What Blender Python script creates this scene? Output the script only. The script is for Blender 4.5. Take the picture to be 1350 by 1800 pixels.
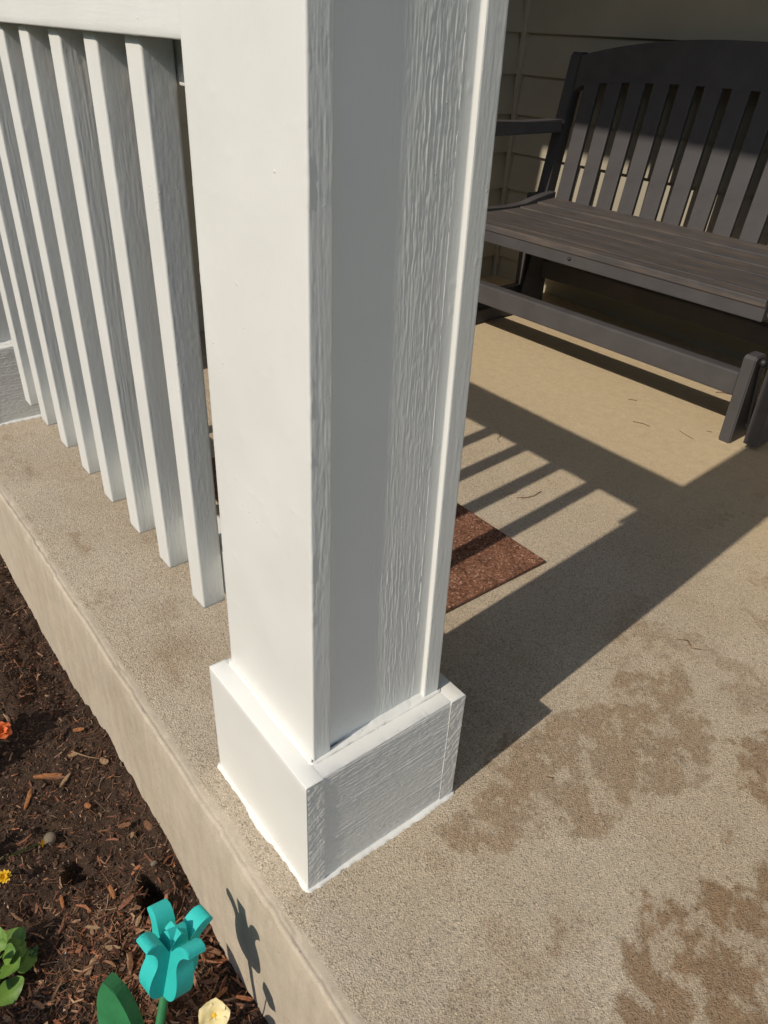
import bpy, bmesh, math, random
import numpy as np
from mathutils import Matrix, Vector
random.seed(7); np.random.seed(7)
sc = bpy.context.scene
for o in list(bpy.data.objects): bpy.data.objects.remove(o)
COL = sc.collection

# ------------------------------------------------------------------ camera
cam = bpy.data.cameras.new('camera'); camo = bpy.data.objects.new('camera', cam); COL.objects.link(camo)
RR = ((0.61314, 0.78882, 0.04269), (0.45065, -0.30487, -0.83903), (-0.64883, 0.53368, -0.54241))
CC = (0.45829, -0.28512, 0.91859)
camo.matrix_world = Matrix(((RR[0][0], -RR[1][0], -RR[2][0], CC[0]), (RR[0][1], -RR[1][1], -RR[2][1], CC[1]),
                            (RR[0][2], -RR[1][2], -RR[2][2], CC[2]), (0, 0, 0, 1)))
cam.sensor_fit = 'VERTICAL'; cam.sensor_height = 36; cam.lens = 26.417; cam.clip_start = 0.02; cam.clip_end = 2000
sc.camera = camo

# ------------------------------------------------------------------ sky and sun
SDX, SDY = -0.0955, 1.195                      # horizontal run of the light per metre of height
w = bpy.data.worlds.new('World'); sc.world = w; w.use_nodes = True
nt = w.node_tree; nt.nodes.clear()
sky = nt.nodes.new('ShaderNodeTexSky'); sky.sky_type = 'NISHITA'; sky.sun_disc = False
el = math.atan2(1, math.hypot(SDX, SDY))
sky.sun_elevation = el; sky.sun_rotation = math.atan2(-SDX, -SDY)
sky.air_density = 1.0; sky.dust_density = 0.9; sky.ozone_density = 0.6
bg = nt.nodes.new('ShaderNodeBackground'); bg.inputs[1].default_value = 0.15
ow = nt.nodes.new('ShaderNodeOutputWorld'); nt.links.new(sky.outputs[0], bg.inputs[0]); nt.links.new(bg.outputs[0], ow.inputs[0])
sl = bpy.data.lights.new('sun', 'SUN'); sl.energy = 3.45; sl.angle = math.radians(0.53); sl.color = (1.0, 0.895, 0.77)
so = bpy.data.objects.new('sun', sl); COL.objects.link(so)
so.rotation_euler = Vector((SDX, SDY, -1)).to_track_quat('-Z', 'Y').to_euler(); so.location = (0.5, -6, 5)
sc.view_settings.view_transform = 'Standard'; sc.view_settings.look = 'None'
sc.view_settings.exposure = 0.0; sc.view_settings.gamma = 1

# ------------------------------------------------------------------ helpers: noise
def _hash(i, j, s):
    n = (i * 374761393 + j * 668265263 + s * 1274126177) & 0x7fffffff
    n = ((n ^ (n >> 13)) * 1274126177) & 0x7fffffff
    return ((n ^ (n >> 16)) & 0xffff) / 65535.0
def vn(x, y, s=0):
    x = np.asarray(x, float); y = np.asarray(y, float)
    i = np.floor(x).astype(np.int64); j = np.floor(y).astype(np.int64); u = x - i; v = y - j
    u = u * u * (3 - 2 * u); v = v * v * (3 - 2 * v)
    return ((_hash(i, j, s) * (1 - u) + _hash(i + 1, j, s) * u) * (1 - v) + (_hash(i, j + 1, s) * (1 - u) + _hash(i + 1, j + 1, s) * u) * v) * 2 - 1
def fbm(x, y, s=0, o=4, g=.5):
    t = 0; a = 1; f = 1
    for k in range(o):
        t = t + a * vn(x * f + 17.3 * k, y * f - 9.1 * k, s + k); a *= g; f *= 2.03
    return t
def sstep(a, b, x):
    t = np.clip((x - a) / (b - a), 0, 1); return t * t * (3 - 2 * t)

# ------------------------------------------------------------------ helpers: meshes
def link(name, me, mat=None, parent=None):
    o = bpy.data.objects.new(name, me); COL.objects.link(o)
    if mat is not None: me.materials.append(mat)
    if parent is not None: o.parent = parent
    return o
def mesh_np(name, V, F4, smooth=True, F3=None):
    me = bpy.data.meshes.new(name); V = np.asarray(V, np.float32).reshape(-1, 3)
    F4 = np.asarray(F4, np.int32).reshape(-1, 4) if F4 is not None and len(F4) else np.zeros((0, 4), np.int32)
    F3 = np.asarray(F3, np.int32).reshape(-1, 3) if F3 is not None and len(F3) else np.zeros((0, 3), np.int32)
    me.vertices.add(len(V)); me.vertices.foreach_set('co', V.ravel())
    nl = F4.size + F3.size; me.loops.add(nl)
    me.loops.foreach_set('vertex_index', np.concatenate([F4.ravel(), F3.ravel()]))
    n4, n3 = len(F4), len(F3); me.polygons.add(n4 + n3)
    me.polygons.foreach_set('loop_start', np.concatenate([np.arange(n4) * 4, n4 * 4 + np.arange(n3) * 3]).astype(np.int32))
    me.polygons.foreach_set('use_smooth', np.full(n4 + n3, smooth, bool))
    me.update(calc_edges=True); me.validate(); return me
def fattr(me, name, a):
    at = me.attributes.new(name, 'FLOAT', 'POINT'); at.data.foreach_set('value', np.asarray(a, np.float32).ravel())
def cattr(me, name, a):
    at = me.attributes.new(name, 'FLOAT_COLOR', 'POINT'); a = np.asarray(a, np.float32)
    at.data.foreach_set('color', np.concatenate([a, np.ones((len(a), 1), np.float32)], 1).ravel())
def grid_faces(ny, nx):
    i = np.arange(ny - 1)[:, None] * nx + np.arange(nx - 1)[None, :]
    return np.stack([i, i + 1, i + nx + 1, i + nx], -1).reshape(-1, 4)
def bm_obj(name, bm, mat, parent=None, smooth=False, bevel=0, seg=2):
    if bevel:
        bmesh.ops.bevel(bm, geom=list(bm.edges), offset=bevel, segments=seg, affect='EDGES', profile=.6)
    bmesh.ops.recalc_face_normals(bm, faces=bm.faces)
    me = bpy.data.meshes.new(name); bm.to_mesh(me); bm.free()
    if smooth:
        for p in me.polygons: p.use_smooth = True
    return link(name, me, mat, parent)
def box(name, lo, hi, mat, parent=None, bevel=.002, seg=2):
    bm = bmesh.new(); bmesh.ops.create_cube(bm, size=1)
    for v in bm.verts:
        v.co = Vector([(lo[k] + hi[k]) / 2 + v.co[k] * (hi[k] - lo[k]) for k in range(3)])
    return bm_obj(name, bm, mat, parent, bevel=bevel, seg=seg)
def prism(name, pts, t, M, mat, parent=None, bevel=.0015, seg=2):
    """outline pts (a,b) extruded along c in [-t/2,t/2]; M maps (a,b,c) to space"""
    bm = bmesh.new(); lo = [bm.verts.new((a, b, -t / 2)) for a, b in pts]; hi = [bm.verts.new((a, b, t / 2)) for a, b in pts]
    n = len(pts); bm.faces.new(lo[::-1]); bm.faces.new(hi)
    for i in range(n): bm.faces.new((lo[i], lo[(i + 1) % n], hi[(i + 1) % n], hi[i]))
    if bevel:
        eds = [e for e in bm.edges if abs(e.verts[0].co.z - e.verts[1].co.z) < 1e-6]
        bmesh.ops.bevel(bm, geom=eds, offset=bevel, segments=seg, affect='EDGES')
    bmesh.ops.transform(bm, matrix=M, verts=bm.verts)
    return bm_obj(name, bm, mat, parent)
def tube(name, pts, rad, mat, parent=None, n=8):
    pts = [Vector(p) for p in pts]; bm = bmesh.new(); rings = []
    for i, p in enumerate(pts):
        d = (pts[min(i + 1, len(pts) - 1)] - pts[max(i - 1, 0)]).normalized()
        a = d.orthogonal().normalized(); b = d.cross(a); r = rad[i] if hasattr(rad, '__len__') else rad
        rings.append([bm.verts.new(p + (a * math.cos(k * 2 * math.pi / n) + b * math.sin(k * 2 * math.pi / n)) * r) for k in range(n)])
    for A, B in zip(rings, rings[1:]):
        # align rings so the tube does not twist
        off = min(range(n), key=lambda s: (A[0].co - B[s].co).length)
        for k in range(n): bm.faces.new((A[k], A[(k + 1) % n], B[(k + 1 + off) % n], B[(k + off) % n]))
    bm.faces.new(rings[0][::-1]); bm.faces.new(rings[-1])
    return bm_obj(name, bm, mat, parent, smooth=True)
def empty(name, loc=(0, 0, 0), rz=0):
    o = bpy.data.objects.new(name, None); COL.objects.link(o); o.location = loc; o.rotation_euler = (0, 0, rz); o.empty_display_size = .05
    return o
def tag(o, label, cat, group=None):
    o['label'] = label; o['category'] = cat
    if group: o['group'] = group
    return o
def struct(o): o['kind'] = 'structure'; return o
def board(name, lo, hi, axis, steps, mat, parent, amp, seed, r=.0015, rowstep=.003, disp=None, xf=None, zfine=None):
    """a board whose grain runs along `axis`; the ring round it is sampled with `steps` (one per side: -v,+u,+v,-u) and
    pushed in and out by a wood-grain relief. amp: relief per side in metres"""
    u, v = [k for k in range(3) if k != axis]
    cu, cv = (lo[u] + hi[u]) / 2, (lo[v] + hi[v]) / 2; hu, hv = (hi[u] - lo[u]) / 2, (hi[v] - lo[v]) / 2
    P = []; N = []; S = []
    cs = [(-hu, -hv), (hu, -hv), (hu, hv), (-hu, hv)]; nn = [(0, -1), (1, 0), (0, 1), (-1, 0)]
    for s in range(4):
        a = np.array(cs[s]); b = np.array(cs[(s + 1) % 4]); d = (b - a) / np.linalg.norm(b - a); Lg = np.linalg.norm(b - a)
        m = max(2, int(round((Lg - 2 * r) / steps[s])) + 1)
        for q in np.linspace(r, Lg - r, m): P.append(a + d * q); N.append(nn[s]); S.append(s)
        c = a + d * (Lg - r) + np.array(nn[(s + 1) % 4]) * 0 + (-np.array(nn[s])) * r * .293 + d * r * .707
        P.append(c); N.append((np.array(nn[s]) + np.array(nn[(s + 1) % 4])) * .707); S.append(s)
    P = np.array(P); N = np.array(N, float); S = np.array(S); n = len(P)
    arc = np.concatenate([[0], np.cumsum(np.linalg.norm(np.diff(P, axis=0), axis=1))])
    if zfine: L = np.concatenate([np.arange(lo[axis], zfine, rowstep), np.linspace(zfine, hi[axis], 24)])
    else: L = np.linspace(lo[axis], hi[axis], max(2, int((hi[axis] - lo[axis]) / rowstep) + 1))
    A, LL = np.meshgrid(arc, L); side = np.tile(S, (len(L), 1))
    am = np.array(amp)[side]
    h = (disp or grain)(A, LL, seed) * am
    V = np.zeros((len(L), n, 3)); V[..., axis] = LL
    V[..., u] = cu + P[None, :, 0] + N[None, :, 0] * h; V[..., v] = cv + P[None, :, 1] + N[None, :, 1] * h
    V = V.reshape(-1, 3)
    i = np.arange(len(L) - 1)[:, None] * n + np.arange(n)[None, :]; j = np.arange(len(L) - 1)[:, None] * n + (np.arange(n) + 1)[None, :] % n
    F = np.stack([i, j, j + n, i + n], -1).reshape(-1, 4)
    # end caps as fans
    c0 = len(V); e0 = V[:n].mean(0); e1 = V[-n:].mean(0); V = np.concatenate([V, [e0, e1]])
    k = np.arange(n); k2 = (k + 1) % n; last = (len(L) - 1) * n
    T = np.concatenate([np.stack([k2, k, np.full(n, c0)], -1), np.stack([last + k, last + k2, np.full(n, c0 + 1)], -1)])
    if axis == 1: F = F[:, ::-1]; T = T[:, ::-1]
    if xf is not None: V = xf(V)
    me = mesh_np(name, V, F, True, T)
    pol = np.zeros(len(me.polygons), bool); pol[:len(F)] = True; me.polygons.foreach_set('use_smooth', pol)
    return link(name, me, mat, parent)
def grain(a, l, s):
    """painted rough-sawn wood: long thin crisp ridges along l, broken up"""
    wv = fbm(l * 5, a * 20, s + 40, 2) * .0009 + fbm(l * 50, a * 80, s + 43, 2) * .0004
    rdg = lambda q: (1 - np.abs(q)) ** 3
    r = 1.0 * rdg(vn((a + wv) / .0023, l / .060, s)) + .9 * rdg(vn((a + wv * 1.4) / .0016, l / .022, s + 1)) + .4 * vn((a + wv) / .0012, l / .009, s + 2)
    return r * (.75 + .5 * fbm(a * 40, l * 10, s + 5, 2)) + .22 * fbm(a / .003, l / .004, s + 7, 2) + 1.3 * sstep(.86, .99, vn(a / .005, l / .008, s + 9))
def brushed(a, l, s):
    """smoother wood under thick paint: faint brush marks, drips and lumps"""
    lump = sstep(.62, .95, vn(a / .007, l / .011, s + 3)) * 1.8
    return .30 * vn(a / .0035, l / .2, s) + .28 * fbm(a / .02, l / .05, s + 1, 3) + lump + .12 * vn(a / .0015, l / .004, s + 9)
def curly(a, l, s):
    wv = fbm(l * 9, a * 35, s + 40, 2) * .006
    m = sstep(-.2, .5, fbm(a * 25, l * 7, s + 6, 2))
    return m * (.7 * vn((a + wv) / .0024, (l + wv) / .010, s) + .4 * vn((a + wv) / .0018, l / .03, s + 1)) + .3 * fbm(a / .012, l / .03, s + 2, 2) + .2 * vn(a / .0016, l / .003, s + 4)
# ------------------------------------------------------------------ helpers: materials
class M:
    def __init__(s, name):
        s.m = bpy.data.materials.new(name); s.m.use_nodes = True; s.t = s.m.node_tree; s.b = s.t.nodes['Principled BSDF']
        s.co = s.n('ShaderNodeTexCoord').outputs['Object']
    def n(s, typ, **kw):
        d = s.t.nodes.new(typ)
        for k, v in kw.items(): setattr(d, k, v)
        return d
    def put(s, sock, v):
        if isinstance(v, bpy.types.NodeSocket): s.t.links.new(v, sock)
        elif isinstance(v, (tuple, list)) and len(v) == 3 and sock.type == 'RGBA': sock.default_value = (*v, 1)
        else: sock.default_value = v
    def scaled(s, sx, sy, sz, co=None):
        m = s.n('ShaderNodeMapping'); s.put(m.inputs['Vector'], co or s.co); m.inputs['Scale'].default_value = (sx, sy, sz); return m.outputs[0]
    def noise(s, scale, detail=4, rough=.55, co=None, col=False):
        d = s.n('ShaderNodeTexNoise'); s.put(d.inputs['Vector'], co or s.co); d.inputs['Scale'].default_value = scale
        d.inputs['Detail'].default_value = detail; d.inputs['Roughness'].default_value = rough; return d.outputs['Color' if col else 'Fac']
    def voro(s, scale, out='Distance', co=None, feature='F1'):
        d = s.n('ShaderNodeTexVoronoi', feature=feature); s.put(d.inputs['Vector'], co or s.co); d.inputs['Scale'].default_value = scale; return d.outputs[out]
    def ramp(s, f, *st):
        d = s.n('ShaderNodeValToRGB'); s.put(d.inputs[0], f); e = d.color_ramp.elements
        while len(e) < len(st): e.new(.5)
        for k, (p, c) in enumerate(st):
            e[k].position = p; e[k].color = (*c, 1) if isinstance(c, (tuple, list)) else (c, c, c, 1)
        return d.outputs[0]
    def mix(s, f, a, b, mode='MIX'):
        d = s.n('ShaderNodeMix', data_type='RGBA', blend_type=mode); s.put(d.inputs[0], f); s.put(d.inputs[6], a); s.put(d.inputs[7], b); return d.outputs[2]
    def math(s, op, a, b=0.0, c=None):
        d = s.n('ShaderNodeMath', operation=op); s.put(d.inputs[0], a); s.put(d.inputs[1], b)
        if c is not None: s.put(d.inputs[2], c)
        return d.outputs[0]
    def attr(s, name, out='Fac'): return s.n('ShaderNodeAttribute', attribute_name=name).outputs[out]
    def bump(s, h, strength, dist, prev=None):
        d = s.n('ShaderNodeBump'); s.put(d.inputs['Height'], h); s.put(d.inputs['Strength'], strength); d.inputs['Distance'].default_value = dist
        if prev is not None: s.put(d.inputs['Normal'], prev)
        return d.outputs[0]
    def fin(s, col=None, rough=None, nor=None, **kw):
        if col is not None: s.put(s.b.inputs['Base Color'], col)
        if rough is not None: s.put(s.b.inputs['Roughness'], rough)
        if nor is not None: s.put(s.b.inputs['Normal'], nor)
        for k, v in kw.items(): s.put(s.b.inputs[k.replace('_', ' ')], v)
        return s.m

def white_paint(name, grainscale=(60, 60, 4), bstr=.32, spec=.4):
    m = M(name)
    n1 = m.noise(9, 3); n2 = m.noise(1.0, 3, co=m.scaled(*[g * 5 for g in grainscale])); n3 = m.noise(900, 2)
    c = m.ramp(n1, (.3, (.755, .76, .715)), (.7, (.79, .795, .75)))
    sp = m.ramp(m.voro(75), (.0, 1), (.05, 1), (.11, 0))          # odd paint nibs
    keep = m.ramp(m.noise(14, 1), (.57, 0), (.65, .8))
    h = m.math('ADD', m.math('MULTIPLY', n2, .55), m.math('MULTIPLY', n3, .22)); h = m.math('ADD', h, m.math('MULTIPLY', m.noise(330, 3, .6), .35))
    nor = m.bump(h, bstr, .0012); nor = m.bump(m.math('MULTIPLY', sp, keep), .6, .0012, nor)
    return m.fin(c, m.ramp(n1, (.3, .38), (.7, .52)), nor, Specular_IOR_Level=spec)
paint = white_paint('white_paint'); paint_x = white_paint('white_paint_along', (4, 60, 60))
paint_fine = white_paint('white_paint_relief', (60, 60, 6), .28)

def concrete():
    m = M('concrete'); rough = m.attr('rough'); stain = m.attr('stain'); shelt = m.attr('sheltered')
    big = m.noise(3.2, 5, .6); mid = m.noise(17, 5, .65); fine = m.noise(160, 4, .7); gr = m.noise(620, 3, .75)
    c = m.mix(m.ramp(big, (.35, 0), (.68, 1)), (.555, .468, .345), (.645, .555, .425))
    c = m.mix(m.ramp(m.noise(5.1, 4), (.45, 0), (.75, .55)), c, (.56, .445, .295))
    c = m.mix(m.math('MULTIPLY', shelt, .8), c, (.615, .485, .295))
    sv = m.math('ADD', stain, m.math('MULTIPLY_ADD', fine, 1.0, -.5)); sv = m.math('ADD', sv, m.math('MULTIPLY_ADD', gr, 1.1, -.55))
    st = m.ramp(m.math('ADD', sv, m.math('MULTIPLY_ADD', mid, .35, -.17)), (.16, 0), (1.10, .90))
    c = m.mix(st, c, m.mix(m.ramp(mid, (.35, 0), (.7, 1)), (.255, .160, .085), (.35, .228, .125)))
    # grains: dark and pale sand grains, strong where the surface is exposed
    vc = m.n('ShaderNodeTexVoronoi'); m.put(vc.inputs['Vector'], m.co); vc.inputs['Scale'].default_value = 480
    sep = m.n('ShaderNodeSeparateColor'); m.put(sep.inputs[0], vc.outputs['Color'])
    g = m.ramp(sep.outputs[0], (.0, .52), (.14, .82), (.5, 1.0), (.85, 1.06), (1.0, 1.28))
    c2 = m.mix(1.0, c, g, 'MULTIPLY'); c2 = m.mix(1.0, c2, m.ramp(gr, (.3, .78), (.62, 1.10)), 'MULTIPLY')
    c3 = m.mix(1.0, m.mix(m.math('MULTIPLY_ADD', shelt, -.45, .45), c, (.50, .455, .37)), m.ramp(m.noise(30, 6, .75), (.3, .86), (.7, 1.05)), 'MULTIPLY')
    c3 = m.mix(1.0, c3, m.ramp(m.noise(1, 4, .6, co=m.scaled(45, 45, 7)), (.3, .88), (.7, 1.05)), 'MULTIPLY')
    c3 = m.mix(1.0, c3, m.ramp(m.noise(500, 3, .8), (.3, .85), (.65, 1.04)), 'MULTIPLY')
    # bug holes and dirt specks in the smooth face
    hole = m.ramp(m.voro(55), (.0, 1), (.07, 1), (.11, 0)); keep = m.ramp(m.noise(22, 2), (.54, 0), (.60, 1))
    hk = m.math('MULTIPLY', hole, keep); c3 = m.mix(m.math('MULTIPLY', hk, .7), c3, (.15, .125, .09))
    c = m.mix(m.math('MULTIPLY_ADD', rough, .9, .1), c3, c2)
    pit = m.ramp(m.voro(420), (.0, 0), (.35, .6), (.7, 1))
    h = m.math('ADD', m.math('MULTIPLY', pit, -.5), m.math('MULTIPLY', gr, 1.1))
    nor = m.bump(h, m.math('MULTIPLY_ADD', rough, .88, .12), .0020)
    nor = m.bump(m.math('ADD', m.math('MULTIPLY', hk, -1.0), m.math('MULTIPLY', mid, .5)), .5, .0015, nor)
    return m.fin(c, .9, nor, Specular_IOR_Level=.2)
mat_conc = concrete()

def siding():
    m = M('siding_paint'); n = m.noise(4, 4); f = m.noise(1, 4, co=m.scaled(5, 5, 240))
    c = m.ramp(n, (.3, (.335, .305, .235)), (.7, (.385, .35, .27)))
    return m.fin(c, .62, m.bump(f, .25, .001), Specular_IOR_Level=.3)
mat_siding = siding()

def bench_paint(name, worn):
    m = M(name); f = m.noise(1, 5, .6, co=m.scaled(9, 200, 200)); n = m.noise(13, 5, .6)
    c = m.ramp(n, (.3, (.060, .057, .058)), (.7, (.080, .076, .078)))
    if worn:
        wr = m.ramp(m.noise(1, 5, .7, co=m.scaled(3.5, 40, 40)), (.44, 0), (.66, 1))
        c = m.mix(m.math('MULTIPLY', wr, .45), c, (.19, .14, .098))
        ch = m.ramp(m.noise(1, 4, .8, co=m.scaled(40, 110, 110)), (.70, 0), (.74, 1))
        c = m.mix(m.math('MULTIPLY', ch, .8), c, (.42, .36, .29))
    return m.fin(c, .55, m.bump(f, .35, .001), Specular_IOR_Level=.35)
mat_bench = bench_paint('bench_paint', False); mat_seat = bench_paint('bench_paint_worn', True)
mm = M('dark_metal'); mat_metal = mm.fin((.055, .055, .058), mm.ramp(mm.noise(60, 3), (.3, .35), (.7, .6)), None, Metallic=.7)

def mat_of_mat():
    m = M('mat_fibre'); vc = m.n('ShaderNodeTexVoronoi'); m.put(vc.inputs['Vector'], m.co); vc.inputs['Scale'].default_value = 300
    sep = m.n('ShaderNodeSeparateColor'); m.put(sep.inputs[0], vc.outputs['Color'])
    c = m.ramp(sep.outputs[0], (0, (.11, .052, .034)), (.5, (.245, .118, .072)), (.92, (.33, .17, .11)), (1, (.55, .38, .29)))
    c = m.mix(1.0, c, m.ramp(m.noise(25, 4), (.3, .75), (.7, 1.15)), 'MULTIPLY')
    return m.fin(c, .95, m.bump(m.noise(350, 3, .7), .9, .003), Specular_IOR_Level=.1)
mat_mat = mat_of_mat()

def soil_mat():
    m = M('soil'); n = m.noise(30, 6, .7); f = m.noise(260, 5, .75)
    c = m.ramp(n, (.3, (.042, .028, .020)), (.55, (.085, .054, .036)), (.8, (.135, .078, .048)))
    c = m.mix(1.0, c, m.ramp(f, (.3, .45), (.65, 1.35)), 'MULTIPLY')
    return m.fin(c, .95, m.bump(f, 1.0, .006), Specular_IOR_Level=.15)
mat_soil = soil_mat()
def vcol_mat(name, rough=.8, fib=True):
    m = M(name); c = m.attr('tint', 'Color'); n = m.noise(220, 4, .7)
    c = m.mix(1.0, c, m.ramp(n, (.3, .55), (.7, 1.3)), 'MULTIPLY')
    return m.fin(c, rough, m.bump(n, .7, .0015), Specular_IOR_Level=.2)
mat_chip = vcol_mat('bark_mulch')
def wood_col(name, a, b):
    m = M(name); n = m.noise(1, 5, .7, co=m.scaled(60, 400, 400)); c = m.ramp(n, (.3, a), (.7, b)); return m.fin(c, .85, m.bump(n, .8, .001), Specular_IOR_Level=.2)
bark_a = wood_col('bark_brown', (.10, .05, .028), (.27, .14, .075)); bark_b = wood_col('bark_orange', (.20, .08, .03), (.42, .19, .08))
bark_c = wood_col('bark_tan', (.20, .125, .07), (.40, .27, .155)); twig_m = wood_col('dry_twig', (.10, .05, .03), (.25, .12, .06))
stone_m = wood_col('garden_stone', (.14, .115, .085), (.25, .20, .15))
def wood_paint(name, c0, c1):
    m = M(name); n = m.noise(1, 4, .6, co=m.scaled(350, 350, 60)); v = m.voro(90, 'Distance', co=m.scaled(1, 1, .4), feature='DISTANCE_TO_EDGE')
    c = m.ramp(m.noise(40, 3), (.3, c0), (.7, c1)); crack = m.ramp(v, (0, 1), (.012, 1), (.03, 0)); k = m.ramp(m.noise(35, 2), (.56, 0), (.62, .45))
    c = m.mix(m.math('MULTIPLY', crack, k), c, tuple(x * .35 for x in c0))
    return m.fin(c, .6, m.bump(n, .25, .001), Specular_IOR_Level=.3)
teal = wood_paint('teal_paint', (.025, .46, .41), (.04, .54, .49)); green_p = wood_paint('green_paint', (.028, .17, .06), (.04, .215, .08))
def leaf_mat(name, a, b, tr=.25):
    m = M(name); n = m.noise(60, 4); c = m.ramp(n, (.3, a), (.7, b)); return m.fin(c, .5, m.bump(m.noise(200, 3), .4, .001), Specular_IOR_Level=.35, Subsurface_Weight=.12, Subsurface_Scale=.003)
leaf_g = leaf_mat('leaf_green', (.07, .15, .025), (.14, .25, .04)); leaf_d = leaf_mat('leaf_dark', (.035, .09, .025), (.07, .15, .035))
pet_y = leaf_mat('petal_yellow', (.72, .40, .012), (.80, .52, .03)); pet_o = leaf_mat('petal_orange', (.62, .12, .03), (.72, .19, .06))
pet_c = leaf_mat('petal_cream', (.70, .58, .26), (.78, .68, .38))
grass_m = M('lawn'); gg = grass_m.noise(40, 6, .7); mat_lawn = grass_m.fin(grass_m.ramp(gg, (.3, (.04, .065, .018)), (.7, (.09, .125, .04))), .9, grass_m.bump(gg, .6, .02))
roof_m = M('shingle'); mat_roof = roof_m.fin(roof_m.ramp(roof_m.noise(60, 5), (.3, .05), (.7, .11)), .9)

# ================================================================== THE SETTING
# ------------------------------------------------------------------ lawn and planting bed
bm = bmesh.new(); bmesh.ops.create_grid(bm, x_segments=40, y_segments=40, size=400)
for v in bm.verts: v.co.z = -.42
struct(bm_obj('ground', bm, mat_lawn))

EX = np.array([-2.2, -1.3, -.95, -.866, -.75, -.624, -.5, -.353, -.25, -.15, -.088, -.03, .05, .4, 3])
EZ = np.array([-.30, -.300, -.315, -.318, -.29, -.266, -.268, -.270, -.30, -.328, -.338, -.31, -.285, -.29, -.29])
def soil_h(x, y):
    x = np.asarray(x, float); y = np.asarray(y, float)
    e = np.interp(x, EX, EZ) + .006 * vn(x * 30, y * 0, 3); k = sstep(-.20, -.06, y)
    h = e * k + (-.288) * (1 - k) + .010 * fbm(x * 11, y * 11, 21, 3) + .0055 * fbm(x * 45, y * 45, 25, 3) + .0035 * np.abs(fbm(x * 150, y * 150, 31, 3))
    for hx, hy, hr, hd in ((-.292, -.117, .027, .055), (-.275, -.128, .018, .03), (-.40, -.20, .02, .022)):
        d = np.hypot(x - hx, y - hy) + .008 * vn(x * 60, y * 60, 5); h = h - hd * sstep(hr, hr * .6, d) + .008 * np.exp(-((d - hr * 1.3) / .012) ** 2)
    return h - .12 * sstep(-1.35, -1.6, y)
xs = np.concatenate([np.linspace(-2.6, -1.4, 12), np.arange(-1.38, .14, .0026), np.linspace(.16, 3, 20)])
ys = np.concatenate([np.linspace(-1.7, -.46, 16), np.arange(-.44, -.038, .0026)])
X, Y = np.meshgrid(xs, ys); Z = soil_h(X, Y)
me = mesh_np('garden_soil', np.stack([X, Y, Z], -1), grid_faces(len(ys), len(xs)))
struct(link('garden_soil', me, mat_soil))

# ------------------------------------------------------------------ porch floor: one slab with a rounded nose and a smooth front face
def seg_dist(px, py, poly):
    P = np.array(poly); d = np.full(px.shape, 9.0); ins = np.zeros(px.shape, bool)
    for i in range(len(P)):
        ax, ay = P[i]; bx, by = P[(i + 1) % len(P)]; ex, ey = bx - ax, by - ay
        t = np.clip(((px - ax) * ex + (py - ay) * ey) / (ex * ex + ey * ey), 0, 1)
        d = np.minimum(d, np.hypot(px - ax - t * ex, py - ay - t * ey))
        c = ((ay > py) != (by > py)); 
        with np.errstate(divide='ignore', invalid='ignore'): c &= px < (ex) * (py - ay) / (ey if ey else 1e-9) + ax
        ins ^= c
    return np.where(ins, d, -d)
STAINS = [
 [(0.022,0.264),(-0.032,0.363),(-0.008,0.454),(-0.009,0.525),(0.004,0.691),(0.054,0.737),(0.162,0.652),(0.202,0.605),(0.220,0.544),(0.158,0.451),(0.172,0.407),(0.177,0.362),(0.145,0.311),(0.107,0.204),(0.049,0.180)],
 [(0.182,0.660),(0.210,0.738),(0.244,0.765),(0.331,0.594),(0.293,0.588),(0.263,0.578),(0.225,0.628)],
 [(0.251,0.321),(0.284,0.376),(0.290,0.419),(0.324,0.472),(0.313,0.512),(0.340,0.577),(0.518,0.350),(0.340,0.156),(0.288,0.243)],
 [(0.216,0.219),(0.238,0.209),(0.267,0.216),(0.308,0.223),(0.311,0.208),(0.270,0.203),(0.234,0.198)],
 [(0.213,0.441),(0.238,0.459),(0.250,0.447),(0.236,0.435)],
 [(0.241,0.517),(0.283,0.514),(0.281,0.503),(0.250,0.507)]]
fx = np.concatenate([np.linspace(-1.93, -1.75, 10), np.arange(-1.745, .62, .0045), np.linspace(.63, 3.0, 40)])
prof = [(2.32, 0)] + [(y, 0) for y in np.arange(2.2, 1.411, -.02)] + [(y, 0) for y in np.arange(1.4, -.022, -.0045)]
prof += [(y, -.0005 - .0007 * math.exp(-((y + .0455) / .0022) ** 2)) for y in np.arange(-.0245, -.0475, -.0012)]
prof += [(-.0475 - .0055 * math.sin(a), -.0005 - .0055 * (1 - math.cos(a))) for a in np.linspace(.3, math.pi / 2, 6)]
prof += [(-.0530 - .002 * (1 - math.exp(-(q - .006) / .01)) - .02 * (q - .006), -q) for q in np.arange(.010, .40, .006)]
prof = np.array(prof); ny = len(prof); nx = len(fx)
X = np.tile(fx, (ny, 1)); Yp = np.tile(prof[:, :1], (1, nx)); Zp = np.tile(prof[:, 1:], (1, nx))
nose = sstep(0.0, -.03, Yp)
Yp = Yp + nose * (.0018 * fbm(X * 4, Zp * 6, 61, 2) + .0003 * fbm(X * 50, Zp * 50, 63, 2)); Zp = Zp + nose * .0004 * fbm(X * 50, Yp * 50, 65, 2) * (Zp > -.02)
Yp = Yp + sstep(-.03, -.04, Yp) * (.0009 * fbm(X * 10, X * 0, 93, 3) + .002 * sstep(.6, .95, fbm(X * 21, X * 0 + 5, 95, 3)) * (Zp > -.02))
Zp = Zp - (Zp > -.012) * sstep(-.036, -.046, Yp) * .002 * sstep(.35, .9, fbm(X * 30, Yp * 30, 97, 3))
Zp = Zp + (1 - nose) * .0006 * fbm(X * 6, Yp * 6, 67, 2)
me = mesh_np('porch_floor', np.stack([X, Yp, Zp], -1), grid_faces(ny, nx))
ed = .010 * fbm(X * 14, Yp * 14, 71, 4)
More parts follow.
